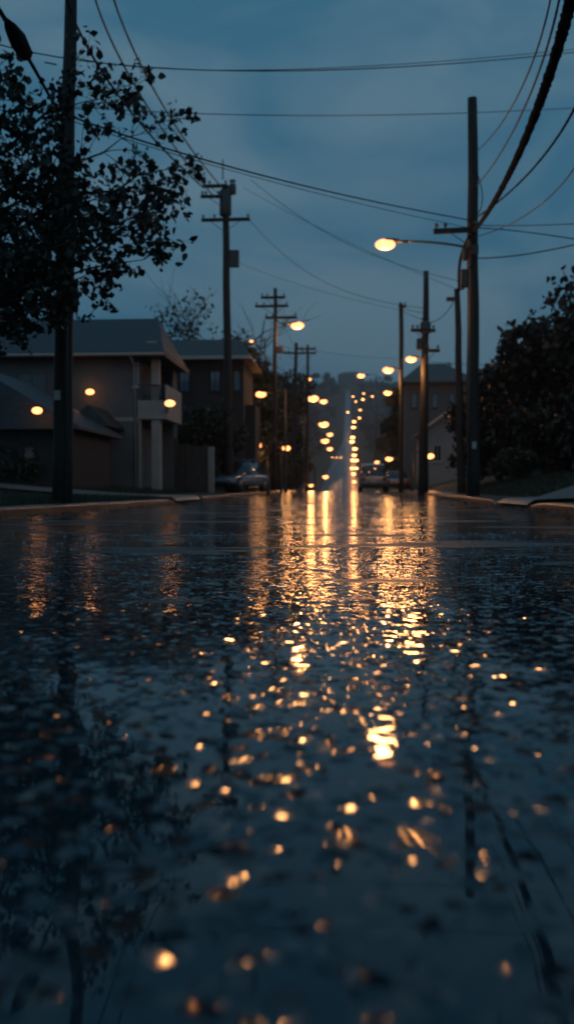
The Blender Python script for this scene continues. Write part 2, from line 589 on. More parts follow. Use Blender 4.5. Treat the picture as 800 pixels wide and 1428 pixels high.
def utility_pole(px0, py_top, d, label, r0, r1, px_top=None, arms=(), boxes=(), cans=(), depth=.3):
    """arms: (py, px_a, px_b); boxes: (py0, py1, side); cans: (py, side)"""
    ptop = at(px_top if px_top is not None else px0, py_top, d)
    base_x = at(px0, 684, d).x
    bz = gz(base_x, d) - depth
    t = thing('utility_pole', label, 'utility pole', (base_x, d, bz), 0, 'wooden utility poles along the street')
    H = ptop.z - bz
    lx = ptop.x - base_x
    n_ = 10
    pts = [(lx * i / n_ + .015 * math.sin(i * 1.7), .012 * math.cos(i * 2.1), H * i / n_) for i in range(n_ + 1)]
    MB().tube(pts, [r0 + (r1 - r0) * i / n_ for i in range(n_ + 1)], 14).build('pole', M_WOOD, t, True)
    for (py, pa, pb, tilt) in arms:
        a, b_ = at(pa, py, d), at(pb, py, d)
        z = a.z - bz
        xa, xb = a.x - base_x, b_.x - base_x
        m = MB()
        th = .06
        yy = -(r1 + th + .01)
        M = Matrix.Translation((0, 0, z)) @ Matrix.Rotation(tilt, 4, 'Y')
        m.box(xa, xb, yy - th, yy + th, -.07, .07, M)
        ao = m.build('crossarm', M_WOOD, t, bevel=.01)
        for q in (xa + .08, xb - .08, xa + (xb - xa) * .27):
            mi = MB(); insul(mi, q, yy, z + .07 - q * math.tan(tilt), 1.1)
            mi.build('insulator', M_CERAM, ao, True)
        cx = lx * z / H
        for e in ((xa + (cx - xa) * .35), (xb + (cx - xb) * .35)):
            if abs(e - cx) > .35:
                MB().tube([(e, yy - .075, z - .06), (cx, yy - .02, z - .55)], .014, 5).build('brace', M_METAL, ao)
    for (py, s_, hh, rr) in cans:
        z = at(px0, py, d).z - bz
        cx = lx * z / H + s_ * (r1 + rr + .03)
        m = MB().tube([(cx, 0, z - hh / 2), (cx, 0, z - hh / 2 + .03), (cx, 0, z + hh / 2 - .05), (cx, 0, z + hh / 2)], [rr * .9, rr, rr, rr * .8], 16)
        co = m.build('transformer', M_METAL, t, True)
        mi = MB()
        insul(mi, cx - rr * .4, 0, z + hh / 2, 1.4); insul(mi, cx + rr * .4, 0, z + hh / 2, 1.4)
        mi.build('bushing', M_CERAM, co, True)
    for (py, s_, w, hh) in boxes:
        z = at(px0, py, d).z - bz
        cx = lx * z / H + s_ * (r1 + w / 2 + .02)
        MB().box(cx - w / 2, cx + w / 2, -.12, .12, z - hh / 2, z + hh / 2).build('cable_box', M_METAL, t, bevel=.015)
    return t, bz, base_x

def pole_lamp(t, bz, bx, d, px, py, s, em, power, z_att, side=1, r=.035, radius=.3):
    """a lamp on a curved arm bolted to an existing pole; arm and head are parts of that pole"""
    p = at(px, py, d - .25)
    q = Vector((p.x - bx, -.25, p.z - bz))
    za = z_att - bz
    x1 = q.x + side * .58 * s
    a = MB()
    pts = []
    for i in range(11):
        u = i / 10
        x = (x1) * u
        z = za + (q.z + .08 * s - za) * (1 - (1 - u) ** 2)
        pts.append((x, -.2 - .05 * u, z))
    a.tube(pts, r, 8)
    ao = a.build('lamp_arm', M_METAL, t, True)
    MB().box(-.09, .09, -.24, -.15, za - .15, za + .12).build('arm_bracket', M_METAL, ao)
    lamp_head(t, q, s, side, em, power, radius)

# near left pole, leaning a touch, out of frame at the top
p1, bz1, bx1 = utility_pole(86, -90, 13.9, 'tall thick utility pole nearest the camera, in front of the leafy tree', .165, .085, px_top=100, arms=((-60, 20, 185, 0),), depth=.1)
mb = MB()
for z in (6.2, 6.6, 7.0): MB().tube([(0, -.11, z), (-.16, -.2, z)], .012, 5).build('step_bolt', M_METAL, p1)
p2, bz2, bx2 = utility_pole(320, 258, 40.0, 'utility pole with stout crossarm and dark transformer, behind the balcony house', .22, .14, px_top=314,
                            arms=((309, 282, 349, 0), (262, 284, 318, 0), (277, 281, 308, .02)), cans=((283, 0, 1.15, .27), (264, 1, .45, .16)), boxes=((361, 1, .42, .75),))
p3, bz3, bx3 = utility_pole(382, 402, 52.0, 'utility pole with three thin crossarms carrying an amber lamp', .16, .10, px_top=384,
                            arms=((416, 364, 398, 0), (428, 356, 402, 0), (444, 370, 414, 0)), boxes=((488, 1, .35, .4),))
p4, bz4, bx4 = utility_pole(406, 478, 68.0, 'leaning far utility pole with one crossarm beside its twin', .17, .12, px_top=413, arms=((493, 395, 423, .03),))
p5, bz5, bx5 = utility_pole(427, 481, 78.0, 'upright far utility pole with two thin crossarms, next to the leaning pole', .15, .11, px_top=429, arms=((487, 414, 440, 0), (493, 422, 441, 0)))
pr, bzr, bxr = utility_pole(659, 137, 26.4, 'tall utility pole at the right kerb carrying the big street lamp and thick cable', .20, .135, px_top=658.5,
                            arms=((324, 603, 664, -.03),), boxes=((388, -1, .2, .5), (355, -1, .13, .3)))
pr2, bzr2, bxr2 = utility_pole(643, 403, 33.0, 'short dark utility pole just left of the tall lamp pole', .16, .10, px_top=637, boxes=((417, -1, .28, .12),))
pr3, bzr3, bxr3 = utility_pole(589, 378, 40.0, 'utility pole with bulky transformer bracket and box shaped amber lamp', .24, .11, px_top=594, boxes=((480, -1, .25, .5),),
                               arms=((490, 590, 612, 0), (462, 572, 606, .03)), cans=((457, 0, .5, .24),))
pr4, bzr4, bxr4 = utility_pole(559, 424, 55.0, 'slim far utility pole carrying an amber lamp, left of the transformer pole', .15, .13, px_top=559,
                               arms=((428, 555, 566, 0),))
MB().tube([(.13, -.13, 0), (.13, -.12, 3.2), (.11, -.11, 5.5)], .032, 8).build('conduit', M_METAL, p1, True)
MB().box(-.05, .05, -.185, -.172, 1.75, 1.9).build('tag_plate', M_PLATE, p1)
MB().tube([(-.15, -.15, 0), (-.14, -.13, 4.0), (-.12, -.11, 8.0)], .04, 8).build('conduit', M_METAL, pr, True)
MB().box(-.06, .06, -.212, -.20, 1.7, 1.9).build('tag_plate', M_PLATE, pr)
mb = MB()
zz = at(0, 258, 40).z - bz2
mb.tube([(-.28, 0, zz), (-.28, 0, zz + .9)], .03, 6).build('top_pin', M_METAL, p2)

pole_lamp(pr, bzr, bxr, 26.4, 539, 341, .95, E_NEAR, 400, at(0, 362, 26.4).z)
pole_lamp(p3, bz3, bx3, 52.0, 413, 454, 1.25, E_NEAR, 700, at(0, 447, 52.0).z, side=-1)
pole_lamp(pr3, bzr3, bxr3, 40.0, 574, 501, .8, E_NEAR, 420, at(0, 498, 40.0).z)
pole_lamp(pr4, bzr4, bxr4, 55.0, 542, 516, 1.1, E_NEAR, 600, at(0, 510, 55.0).z)

# street lamps with poles of their own  (px, py, distance, size, side, arm, label)
SL = [
 (504, 524, 150, 1.7, 1, 1.5, 'high amber street lamp at the top centre of the street lights'),
 (541, 548, 105, 1.25, 1, 1.6, 'amber street lamp right of the light cluster, under the slim pole lamp'),
 (543, 640, 90, 1.0, 1, 1.0, 'low amber lamp right of the car driving away'),
 (597, 636, 48, .7, -1, .3, 'low amber lamp against the foot of the transformer pole'),
 (365, 550, 53, .85, 1, .8, 'amber street lamp above the dark trees left of the road'),
 (362, 621, 50, .65, 1, .7, 'amber lamp over the parked blue car'),
 (398, 625, 70, .9, -1, .8, 'amber lamp between the parked car and the road'),
 (354, 667, 43, .55, 1, .2, 'larger of two knee high lamps beside the parked car'),
 (363, 664, 42.5, .42, -1, .2, 'smaller of two knee high lamps beside the parked car'),
 (435, 556, 110, 1.9, -1, 1.6, 'largest of the amber lamps left of the far street'),
 (450, 560, 125, 1.4, -1, 1.6, 'amber lamp touching the largest one left of the far street'),
 (450, 592, 120, 1.8, -1, 1.6, 'wide amber lamp midway down the left line of lights'),
 (459, 606, 150, 1.4, -1, 1.6, 'second small amber lamp down the left line of lights'),
 (452, 615, 140, 1.7, -1, 1.6, 'broad amber lamp low in the left line of lights'),
 (459, 626, 160, 1.4, -1, 1.6, 'lowest amber lamp of the left line of lights'),
 (453, 665, 180, 1.6, -1, .8, 'lone low amber lamp above the end of the wet road'),
 (430, 529, 140, 1.0, -1, 1.4, 'small amber lamp highest on the left, beneath the leaning poles'),
 (527, 645, 130, 1.2, 1, .8, 'flat amber lamp glimpsed over the car roof'),
 (433, 677, 75, .5, -1, .2, 'tiny amber lamp at the left end of the road crest'),
]
for px, py, d, s, side, arm, lb in SL:
    street_lamp(px, py, d, lb, s * 1.2, side, arm, E_MID, 5 if d < 45 else 60 if d < 54 else 330 if d < 100 else 520, 'street lamps with poles of their own')
COL = [(507, 549, 900, 3), (506, 557, 820, 4), (519, 553, 860, 3), (492, 553, 880, 3), (496, 560, 840, 2.6), (502, 572, 760, 3), (485, 575, 780, 3),
       (501, 583, 700, 3), (494, 588, 640, 4), (493, 596, 600, 4), (492, 610, 540, 4), (491, 616, 510, 4), (495, 626, 460, 3.6), (494, 635, 420, 3),
       (492, 642, 400, 2.8), (497, 642, 390, 2.6), (491, 653, 360, 2.2), (497, 653, 350, 2), (493, 661, 330, 2.2), (494, 672, 290, 1.6)]
for px, py, d, s in COL:
    street_lamp(px, py, d, 'tiny amber street lamp in the crowded line climbing the far hill', s * 1.05, 1, 1.5, E_FAR, 420, 'far street lamps up the hill', radius=.5)
for px, d in ((463, 420), (469, 430), (475, 440)):
    street_lamp(px, 638, d, 'one of three tiny amber lamps in a short level row', .95, -1, 1.5, E_FAR, 500, 'short level row of far lamps', radius=.3)
street_lamp(351, 476, 62, 'small white lamp above the roof of the back house', .4, 1, .5, E_MID, 60)

# ------------------------------------------------------------------ cables
def cable(P0, P1, Pm, r, label, m=None, n=26, beads=0, r1=None, name='overhead_cable'):
    Cc = Pm * 2 - (P0 + P1) / 2
    pts, rad = [], []
    for i in range(n + 1):
        t = i / n
        pts.append(P0 * (1 - t) ** 2 + Cc * 2 * t * (1 - t) + P1 * t * t)
        rad.append(r + ((r1 or r) - r) * t)
    if beads:
        n2 = beads * 4
        pts, rad = [], []
        for i in range(n2 + 1):
            t = i / n2
            pts.append(P0 * (1 - t) ** 2 + Cc * 2 * t * (1 - t) + P1 * t * t)
            rad.append((r + ((r1 or r) - r) * t) * (1.0 + .28 * (i % 2) * random.random()))
    o = MB().tube(pts, rad, 6).build(name, m or M_CABLE, None, True)
    return tag(o, label, 'cable', 'overhead cables')
A = at
cable(A(-60, 42, 13), A(860, 66, 24), A(370, 99, 17), .011, 'upper cable crossing the whole street above all others')
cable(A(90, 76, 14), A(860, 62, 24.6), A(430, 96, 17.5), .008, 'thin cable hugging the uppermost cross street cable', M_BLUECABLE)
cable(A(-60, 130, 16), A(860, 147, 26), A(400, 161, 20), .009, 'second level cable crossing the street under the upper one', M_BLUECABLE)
cable(A(-40, -48, 9), A(86, 166, 13.8), A(38, 78, 11), .028, 'dark rope thick cable dropping steeply to the nearest pole', beads=30, r1=.02)
sp = MB().tube([A(8, 26, 9.7), A(16, 40, 9.9), A(26, 57, 10.2), A(36, 74, 10.5), A(41, 82, 10.7)], [.02, .075, .11, .09, .02], 8).build('splice_case', M_CABLE, None, True)
tag(sp, 'bulky black splice case hanging on the steep cable at upper left', 'splice case')
cable(A(88, 158, 13.8), A(655, 307, 26.2), A(395, 252, 18.5), .017, 'dark cable sagging from the nearest pole to the lamp pole')
cable(A(88, 164, 13.8), A(655, 318, 26.2), A(397, 258, 18.5), .008, 'thin cable running just under the dark sagging one')
# three bead-like lines from above to the transformer pole
cable(A(90, -60, 12), A(284, 262, 39.7), A(172, 142, 20), .016, 'leftmost of three twisted cables falling to the transformer pole', beads=60, r1=.03)
cable(A(126, -50, 12), A(300, 276, 39.7), A(208, 152, 20), .013, 'middle one of three twisted cables falling to the transformer pole', M_BLUECABLE, beads=60, r1=.025)
cable(A(148, -50, 12), A(310, 262, 39.7), A(234, 158, 20), .013, 'rightmost of three twisted cables falling to the transformer pole', M_BLUECABLE, beads=60, r1=.025)
# right bundle
cable(A(661, 322, 26.1), A(818, -120, 7.5), A(727, 205, 13.5), .050, 'thick black cable bundle curving up from the lamp pole', beads=90, r1=.056)
cable(A(664, 211, 26.1), A(775, -60, 11), A(722, 132, 15.5), .013, 'shorter pale cable looping up from high on the lamp pole', M_BLUECABLE, beads=50, r1=.012)
cable(A(664, 259, 26.1), A(788, -60, 10), A(726, 160, 15), .015, 'longer pale cable looping up beside the thick bundle', M_BLUECABLE, beads=50, r1=.014)
cable(A(664, 240, 26.1), A(664, 300, 26.1), A(672, 276, 26.0), .014, 'short slack lead hanging off the lamp pole')
cable(A(664, 303, 26.1), A(830, 70, 12), A(752, 224, 17), .020, 'knotty cable slanting to the right edge', beads=40)
cable(A(664, 330, 26.1), A(836, 130, 12), A(764, 276, 17), .012, 'faint pale cable slanting below the knotty one', M_BLUECABLE)
cable(A(663, 318, 26.3), A(860, 343, 22), A(735, 324, 24.5), .014, 'cable leaving the crossarm towards the right edge')
cable(A(664, 314, 26.1), A(860, 308, 22), A(755, 314, 23.8), .012, 'level cable just over the crossarm on the right', M_BLUECABLE)
cable(A(662, 360, 26.3), A(860, 326, 22), A(742, 353, 24.5), .015, 'lowest cable running right from the lamp pole', beads=26)
# far lines between poles
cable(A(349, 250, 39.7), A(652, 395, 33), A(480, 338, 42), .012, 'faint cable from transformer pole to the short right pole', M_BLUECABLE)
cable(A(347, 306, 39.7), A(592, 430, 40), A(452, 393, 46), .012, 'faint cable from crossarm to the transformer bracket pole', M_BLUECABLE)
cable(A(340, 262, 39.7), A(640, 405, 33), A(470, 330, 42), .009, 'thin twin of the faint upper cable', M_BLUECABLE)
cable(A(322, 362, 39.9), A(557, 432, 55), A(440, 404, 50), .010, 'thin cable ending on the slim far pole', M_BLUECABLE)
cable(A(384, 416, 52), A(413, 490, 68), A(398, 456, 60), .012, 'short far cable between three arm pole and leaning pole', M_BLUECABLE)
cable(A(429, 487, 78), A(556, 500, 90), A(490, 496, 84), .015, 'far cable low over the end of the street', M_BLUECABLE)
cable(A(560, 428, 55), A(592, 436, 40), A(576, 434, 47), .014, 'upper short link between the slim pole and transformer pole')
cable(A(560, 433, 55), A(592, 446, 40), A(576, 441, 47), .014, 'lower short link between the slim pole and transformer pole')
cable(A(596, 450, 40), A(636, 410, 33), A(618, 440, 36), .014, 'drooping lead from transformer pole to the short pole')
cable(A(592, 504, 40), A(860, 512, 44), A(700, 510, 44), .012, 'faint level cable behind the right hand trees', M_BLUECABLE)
# hanging service loops beside the lamp pole
for i, (a, b_, c) in enumerate((((654, 330), (640, 405), (641, 365)), ((656, 345), (638, 402), (652, 385)), ((655, 372), (641, 404), (650, 396)))):
    cable(A(*a, 26.2), A(*b_, 32.9), A(*c, 29), .03 if i else .045, ('bulky', 'looped', 'short')[i] + ' service lead between the lamp pole and short pole', beads=14)

# ------------------------------------------------------------------ trees
def leaf_mesh(points, size, seed=1, curl=.35, droop=.5):
    rs = np.random.RandomState(seed)
    n_ = len(points)
    P = np.array(points)
    d = rs.normal(size=(n_, 3)); d[:, 2] -= droop
    d /= np.linalg.norm(d, axis=1)[:, None]
    e = np.cross(d, rs.normal(size=(n_, 3))); e /= np.linalg.norm(e, axis=1)[:, None]
    nn = np.cross(d, e)
    s = size * rs.uniform(.45, 1.5, n_)[:, None]
    w = s * rs.uniform(.28, .5, n_)[:, None]
    v0 = P; v1 = P + d * s * .35 + e * w + nn * w * curl; v2 = P + d * s * .72 + e * w * .7 + nn * w * curl * .6
    v3 = P + d * s; v4 = P + d * s * .72 - e * w * .7 + nn * w * curl * .6; v5 = P + d * s * .35 - e * w + nn * w * curl
    V = np.stack([v0, v1, v2, v3, v4, v5], 1).reshape(-1, 3)
    F = []
    for i in range(n_):
        k = i * 6
        F.append((k, k + 1, k + 2, k + 3)); F.append((k, k + 3, k + 4, k + 5))
    return V.tolist(), F

def grow(mb, tips, p, d, length, r, depth, spread=.6, up=.1, rs=random, keep=None, joints=None):
    pts, rad = [p], [r]
    n_ = 5
    q = p.copy(); dd = d.copy()
    for i in range(n_):
        dd = (dd + Vector((rs.gauss(0, .16), rs.gauss(0, .16), rs.gauss(0, .12) + up * .15))).normalized()
        q = q + dd * length / n_
        pts.append(q.copy()); rad.append(r * (1 - .45 * (i + 1) / n_))
        if joints is not None: joints.append((q.copy(), rad[-1]))
        if depth > 0 and i >= 1:
            for _ in range(1 if rs.random() < .75 else 2):
                side = Vector((rs.gauss(0, 1), rs.gauss(0, 1), rs.gauss(0, .8))).normalized()
                nd = (dd * (1 - spread * .5) + side * spread).normalized()
                if rs.random() < .8:
                    grow(mb, tips, q.copy(), nd, length * rs.uniform(.5, .72), r * .55 * (1 - .3 * i / n_), depth - 1, spread, up, rs, keep, joints)
        if depth <= 1: tips.append((q.copy(), depth))
    mb.tube(pts, rad, 5 if depth < 2 else 8, cap=False)

def tree(name, label, x, y, H, crown_r, trunk_r, nleaf, size, m_leaf, seed, group=None, crown_lo=.25, bare=0.0, lobes=9, squash=1.0, cat='tree'):
    rs = random.Random(seed)
    z0 = gz(x, y) - .1
    t = thing(name, label, cat, (x, y, z0), 0, group)
    tips = []
    mb = MB()
    grow(mb, tips, Vector((0, 0, 0)), Vector((rs.gauss(0, .05), rs.gauss(0, .05), 1)).normalized(), H * (.62 if bare else .40), trunk_r, 3 if bare else 2, .7, .5, rs)
    mb.build('trunk', M_BARK, t, True)
    pts = []
    cl = []
    for i in range(lobes):
        a = rs.uniform(0, 6.28); rr = crown_r * rs.random() ** .5 * .72
        zc = H * (crown_lo + (1 - crown_lo) * rs.uniform(.12, .86))
        k = 1 - .45 * abs((zc / H - crown_lo) / (1 - crown_lo) - .4)
        cl.append((Vector((math.cos(a) * rr * k, math.sin(a) * rr * k, zc)), crown_r * rs.uniform(.28, .5)))
    while len(pts) < nleaf:
        c_, r_ = rs.choice(cl)
        v = Vector((rs.gauss(0, 1), rs.gauss(0, 1), rs.gauss(0, .8)))
        v = v.normalized() * r_ * rs.uniform(.2, 1.12) ** .6
        v.z *= .8 * squash
        p = c_ + v
        if mnoise.noise(p * 1.1 + Vector((seed, 0, 0))) < -.12 + rs.uniform(-.1, .1): continue
        if p.z < .05: continue
        pts.append(p)
    V, F = leaf_mesh([tuple(p) for p in pts], size, seed)
    mesh_obj('crown', V, F, m_leaf, t)
    return t

# foreground tree at upper left: trunk stands outside the frame
def front_tree():
    rs = random.Random(21)
    base = Vector((-7.6, 12.2, gz(-7.6, 12.2) - .1))
    t = thing('leafy_tree', 'foreground tree whose leafy branches reach over the nearest pole', 'tree', base)
    mb = MB()
    fork = Vector((.3, .2, 2.6))
    mb.tube([(0, 0, 0), (.05, 0, .8), (.15, .1, 1.7), tuple(fork)], [.24, .2, .18, .16], 10)
    leaves = []
    def limb(target, r, bend):
        a = fork; b_ = Vector(target) - base
        m_ = (a + b_) / 2 + Vector((0, 0, bend))
        pts, rad = [], []
        for i in range(13):
            u = i / 12
            p = a * (1 - u) ** 2 + m_ * 2 * u * (1 - u) + b_ * u * u + Vector((rs.gauss(0, .035), rs.gauss(0, .05), rs.gauss(0, .035)))
            pts.append(p); rad.append(r * (1 - u) ** .8 + .006)
        mb.tube(pts, rad, 7)
        for i in range(3, 13):
            for _ in range(2):
                d0 = (b_ - a).normalized()
                sd = Vector((rs.gauss(.15, .8), rs.gauss(0, .8), rs.gauss(.1, .8))).normalized()
                dd = (d0 * .55 + sd * .8).normalized()
                ln = rs.uniform(.5, 1.15) * (1.15 - .45 * i / 12)
                twig(pts[i], dd, ln, max(rad[i] * .5, .008), 2)
    def twig(p, d, ln, r, dep):
        pts = [p]; q = p
        for i in range(5):
            d = (d + Vector((rs.gauss(.03, .2), rs.gauss(0, .2), rs.gauss(-.02, .2)))).normalized()
            q = q + d * ln / 5; pts.append(q)
            if dep > 0 and rs.random() < .56:
                sd = Vector((rs.gauss(0, 1), rs.gauss(0, 1), rs.gauss(0, 1))).normalized()
                twig(q, (d * .6 + sd * .7).normalized(), ln * .55, r * .65, dep - 1)
            if dep < 2 and rs.random() < .38: leaves.append(q + Vector((rs.gauss(0, .02), rs.gauss(0, .02), rs.gauss(0, .02))))
        mb.tube(pts, [r * (1 - .13 * i) for i in range(6)], 4, cap=False)
        for _ in range(rs.choice((1, 2, 2, 4))): leaves.append(q + Vector((rs.gauss(0, .045), rs.gauss(0, .035), rs.gauss(0, .035))))
    for (px, py, dd, r, bd) in ((262, 238, 12.8, .05, .5), (236, 300, 12.2, .045, .1), (205, 196, 13.0, .05, .6), (150, 140, 12.6, .05, .8), (228, 362, 12.6, .035, -.1),
                                (165, 330, 11.8, .045, .1), (120, 250, 12.4, .055, .3), (60, 165, 12.0, .05, .6), (10, 120, 12.6, .05, .5), (90, 395, 12.2, .045, .0),
                                (20, 300, 11.6, .05, .2), (30, 405, 11.5, .05, 0), (-40, 200, 12, .05, .3), (180, 270, 13.4, .045, .3), (130, 385, 13, .035, 0), (-20, 20, 12.6, .04, .5)):
        limb(at(px - 32, py, dd), r, bd)
    mb.build('trunk', M_BARK, t, True)
    V, F = leaf_mesh([tuple(p) for p in leaves], .10, 5, droop=.4)
    mesh_obj('crown', V, F, M_LEAF, t)
    print('front leaves', len(leaves))
front_tree()
gutter_litter()

# left, around the houses
tree('bushy_tree', 'dark round bushy tree over the fence below the back house', -7.0, 41, 4.1, 2.5, .12, 9000, .16, M_LEAF2, 3, 'dark trees left of the road', .05, lobes=12)
tree('bushy_tree', 'dark bush filling the garden in front of the beige house', -11.0, 27, 1.5, 1.6, .06, 3600, .10, M_LEAF2, 4, 'dark trees left of the road', .0, lobes=10, squash=.8)
tree('bushy_tree', 'low shrub at the far left behind the kerb', -12.6, 23.5, 1.9, 1.9, .06, 3800, .10, M_LEAF2, 5, 'dark trees left of the road', .0, lobes=10, squash=.8)
tree('bushy_tree', 'tall dark tree behind the parked car', -7.0, 58, 10.0, 3.2, .2, 12000, .26, M_LEAF2, 6, 'dark trees left of the road', .05, lobes=22)
tree('bushy_tree', 'dark tree under the leaning pole', -7.6, 78, 11.6, 3.9, .2, 12000, .32, M_LEAF2, 7, 'dark trees left of the road', .04, lobes=22)
tree('bushy_tree', 'dark tree at the left edge of the far street', -9.0, 106, 15.5, 5.6, .25, 12000, .42, M_LEAF2, 8, 'dark trees left of the road', .03, lobes=22)
tree('bushy_tree', 'broad dark tree farthest up the left side before the dip', -14.5, 138, 19.5, 8.0, .3, 10000, .6, M_LEAF2, 28, 'dark trees left of the road', .03, lobes=22)
tree('bare_tree', 'nearly bare spreading tree rising behind the back house', -11.4, 62, 14.2, 4.0, .20, 700, .22, M_LEAFFAR, 9, None, .45, bare=1, lobes=12)
tree('bare_tree', 'second thinner bare tree right of the transformer pole', -8.2, 66, 12.6, 3.2, .17, 600, .22, M_LEAFFAR, 19, None, .45, bare=1, lobes=10)
tree('leafy_tree', 'dark leafy tree behind the far left roof corner', -17.5, 36, 8.6, 4.4, .25, 6000, .2, M_LEAF2, 10, None, .2, lobes=14)
tree('bushy_tree', 'dark bush between the fence post and the parked car', -6.7, 50, 5.0, 2.3, .15, 8000, .2, M_LEAF2, 31, 'dark trees left of the road', .0, lobes=16)
tree('bushy_tree', 'dark tree below the twin far poles', -8.4, 92, 11.5, 3.8, .2, 9000, .36, M_LEAF2, 32, 'dark trees left of the road', .0, lobes=18)
tree('bushy_tree', 'dark tree nearest the far street on the left', -9.6, 124, 13.2, 4.2, .2, 9000, .42, M_LEAF2, 33, 'dark trees left of the road', .0, lobes=18)
tree('bushy_tree', 'narrow dark tree nearest the far street on the right', 7.6, 128, 13.0, 3.6, .2, 8000, .42, M_LEAF2, 34, None, .0, lobes=18)
tree('leafy_tree', 'slim dark tree half hidden by the lamp pole', 6.2, 37, 5.4, 2.1, .15, 8000, .2, M_LEAF, 35, 'dark trees right of the road', .0, lobes=16)
# right mass
tree('leafy_tree', 'biggest dark tree at the right edge', 9.8, 31, 6.6, 4.0, .3, 22000, .24, M_LEAF, 11, 'dark trees right of the road', .04, lobes=30)
tree('leafy_tree', 'dark tree directly right of the lamp pole', 7.5, 34, 6.3, 2.7, .22, 16000, .22, M_LEAF, 12, 'dark trees right of the road', .04, lobes=26)
tree('leafy_tree', 'low dark tree on the bank nearest the right edge', 9.0, 27, 4.4, 2.8, .2, 12000, .19, M_LEAF, 13, 'dark trees right of the road', .0, lobes=24)
tree('leafy_tree', 'dark tree standing behind the others at right', 13.0, 42, 8.0, 5.2, .3, 16000, .3, M_LEAF2, 14, 'dark trees right of the road', .04, lobes=26)
tree('bushy_tree', 'low bush at the foot of the short pole', 5.9, 31, 1.3, 1.3, .05, 2600, .1, M_LEAF2, 15, None, .0, lobes=8, squash=.7)
tree('bushy_tree', 'dark tree left of the far right house', 5.8, 78, 9.4, 3.1, .2, 9000, .3, M_LEAF2, 16, None, .04, lobes=20)
tree('bushy_tree', 'dark tree closing the right side of the far street', 8.4, 110, 14.6, 4.8, .25, 11000, .42, M_LEAF2, 17, None, .03, lobes=20)
tree('bushy_tree', 'large dark tree farthest down the right side before the dip', 14.5, 145, 19.5, 8.5, .3, 10000, .6, M_LEAF2, 29, None, .03, lobes=22)
tree('bushy_tree', 'tree behind the pale gabled house', 11.5, 84, 11.0, 5.2, .25, 6000, .32, M_LEAFFAR, 18, None, .05, lobes=13)
# hill trees, separate crowns
rs = random.Random(77)
for i in range(110):
    for _ in range(60):
        y = 130 + 1270 * rs.random() ** (1.2 if i < 64 else 3.2)
        x = rs.uniform(-.28, .20) * y + (rs.uniform(-12, 12))
        if lerp_table(y, LE) - 9 < x < lerp_table(y, RE) + 9: continue
        break
    s = 1 + y / 900
    H = rs.uniform(8, 14) * s
    tree('hill_tree', 'dim rounded tree among the many on the far hillside', x, y, H, H * rs.uniform(.36, .5), .3 * s, 1100, .8 * s, M_LEAFFAR, 100 + i, 'trees on the far hillside', .02, lobes=8)

# far off woods that read as one mass on the hill
def woods():
    rs_ = np.random.RandomState(5)
    pts = []
    while len(pts) < 26000:
        y = 420 + 1050 * rs_.rand()
        x = rs_.uniform(-.36, .30) * y
        if lerp_table(y, LE) - 10 < x < lerp_table(y, RE) + 10: continue
        if mnoise.noise(Vector((x * .018, y * .018, 0))) < -.08: continue
        out = (lerp_table(y, LE) - x) if x < 0 else (x - lerp_table(y, RE))
        zn = (mnoise.noise(Vector((x * .006, y * .004, 3))) * 16) * min(1, out / 80) * min(1, (y - 300) / 300)
        pts.append((x, y, gz(x, y) + zn + rs_.rand() * 10 * (.6 + .5 * mnoise.noise(Vector((x * .05, y * .05, 9))))))
    V, F = leaf_mesh(pts, 4.2, 8)
    o = mesh_obj('far_woods', V, F, M_LEAFFAR); o['kind'] = 'stuff'
    o['label'] = 'dim woods covering the far hillside'; o['category'] = 'woods'
woods()

# ------------------------------------------------------------------ houses
def window(parent, x0, x1, z0, z1, y, m=None, face='y', frame=.06, bars=1, mf=None):
    """window in a wall facing -y at plane y (or facing +x at plane y when face == 'x', x0..x1 then run along y)"""
    def B(mb, a0, a1, c0, c1, t0, t1):
        if face == 'y': mb.box(a0, a1, y - t1, y - t0, c0, c1)
        else: mb.box(y + t0, y + t1, a0, a1, c0, c1)
    f = MB()
    B(f, x0, x1, z0, z0 + frame, -.03, .05); B(f, x0, x1, z1 - frame, z1, -.03, .05)
    B(f, x0, x0 + frame, z0 + frame, z1 - frame, -.03, .05); B(f, x1 - frame, x1, z0 + frame, z1 - frame, -.03, .05)
    for i in range(bars):
        c = x0 + (x1 - x0) * (i + 1) / (bars + 1)
        B(f, c - .02, c + .02, z0 + frame, z1 - frame, -.02, .035)
    wo = f.build('window', mf or M_TRIM, parent)
    gl = MB(); B(gl, x0 + frame, x1 - frame, z0 + frame, z1 - frame, -.02, .012)
    gl.build('pane', m or M_GLASS, wo)
    sl = MB(); B(sl, x0 - .05, x1 + .05, z0 - .06, z0 - .004, -.03, .09)
    sl.build('sill', mf or M_TRIM, wo)
    return wo

def hip_roof(x0, x1, y0, y1, z, zr, inset_l, inset_r, th=.12):
    """hip or gable roof (inset 0) with ridge along x, with thickness"""
    ym = (y0 + y1) / 2
    m = MB()
    top = [(x0, y0, z + th), (x1, y0, z + th), (x1, y1, z + th), (x0, y1, z + th), (x0 + inset_l, ym, zr), (x1 - inset_r, ym, zr)]
    bot = [(x0, y0, z), (x1, y0, z), (x1, y1, z), (x0, y1, z)]
    m.add(top + bot, [(0, 1, 5, 4), (1, 2, 5), (2, 3, 4, 5), (3, 0, 4), (6, 7, 1, 0), (7, 8, 2, 1), (8, 9, 3, 2), (9, 6, 0, 3), (9, 8, 7, 6)])
    return m

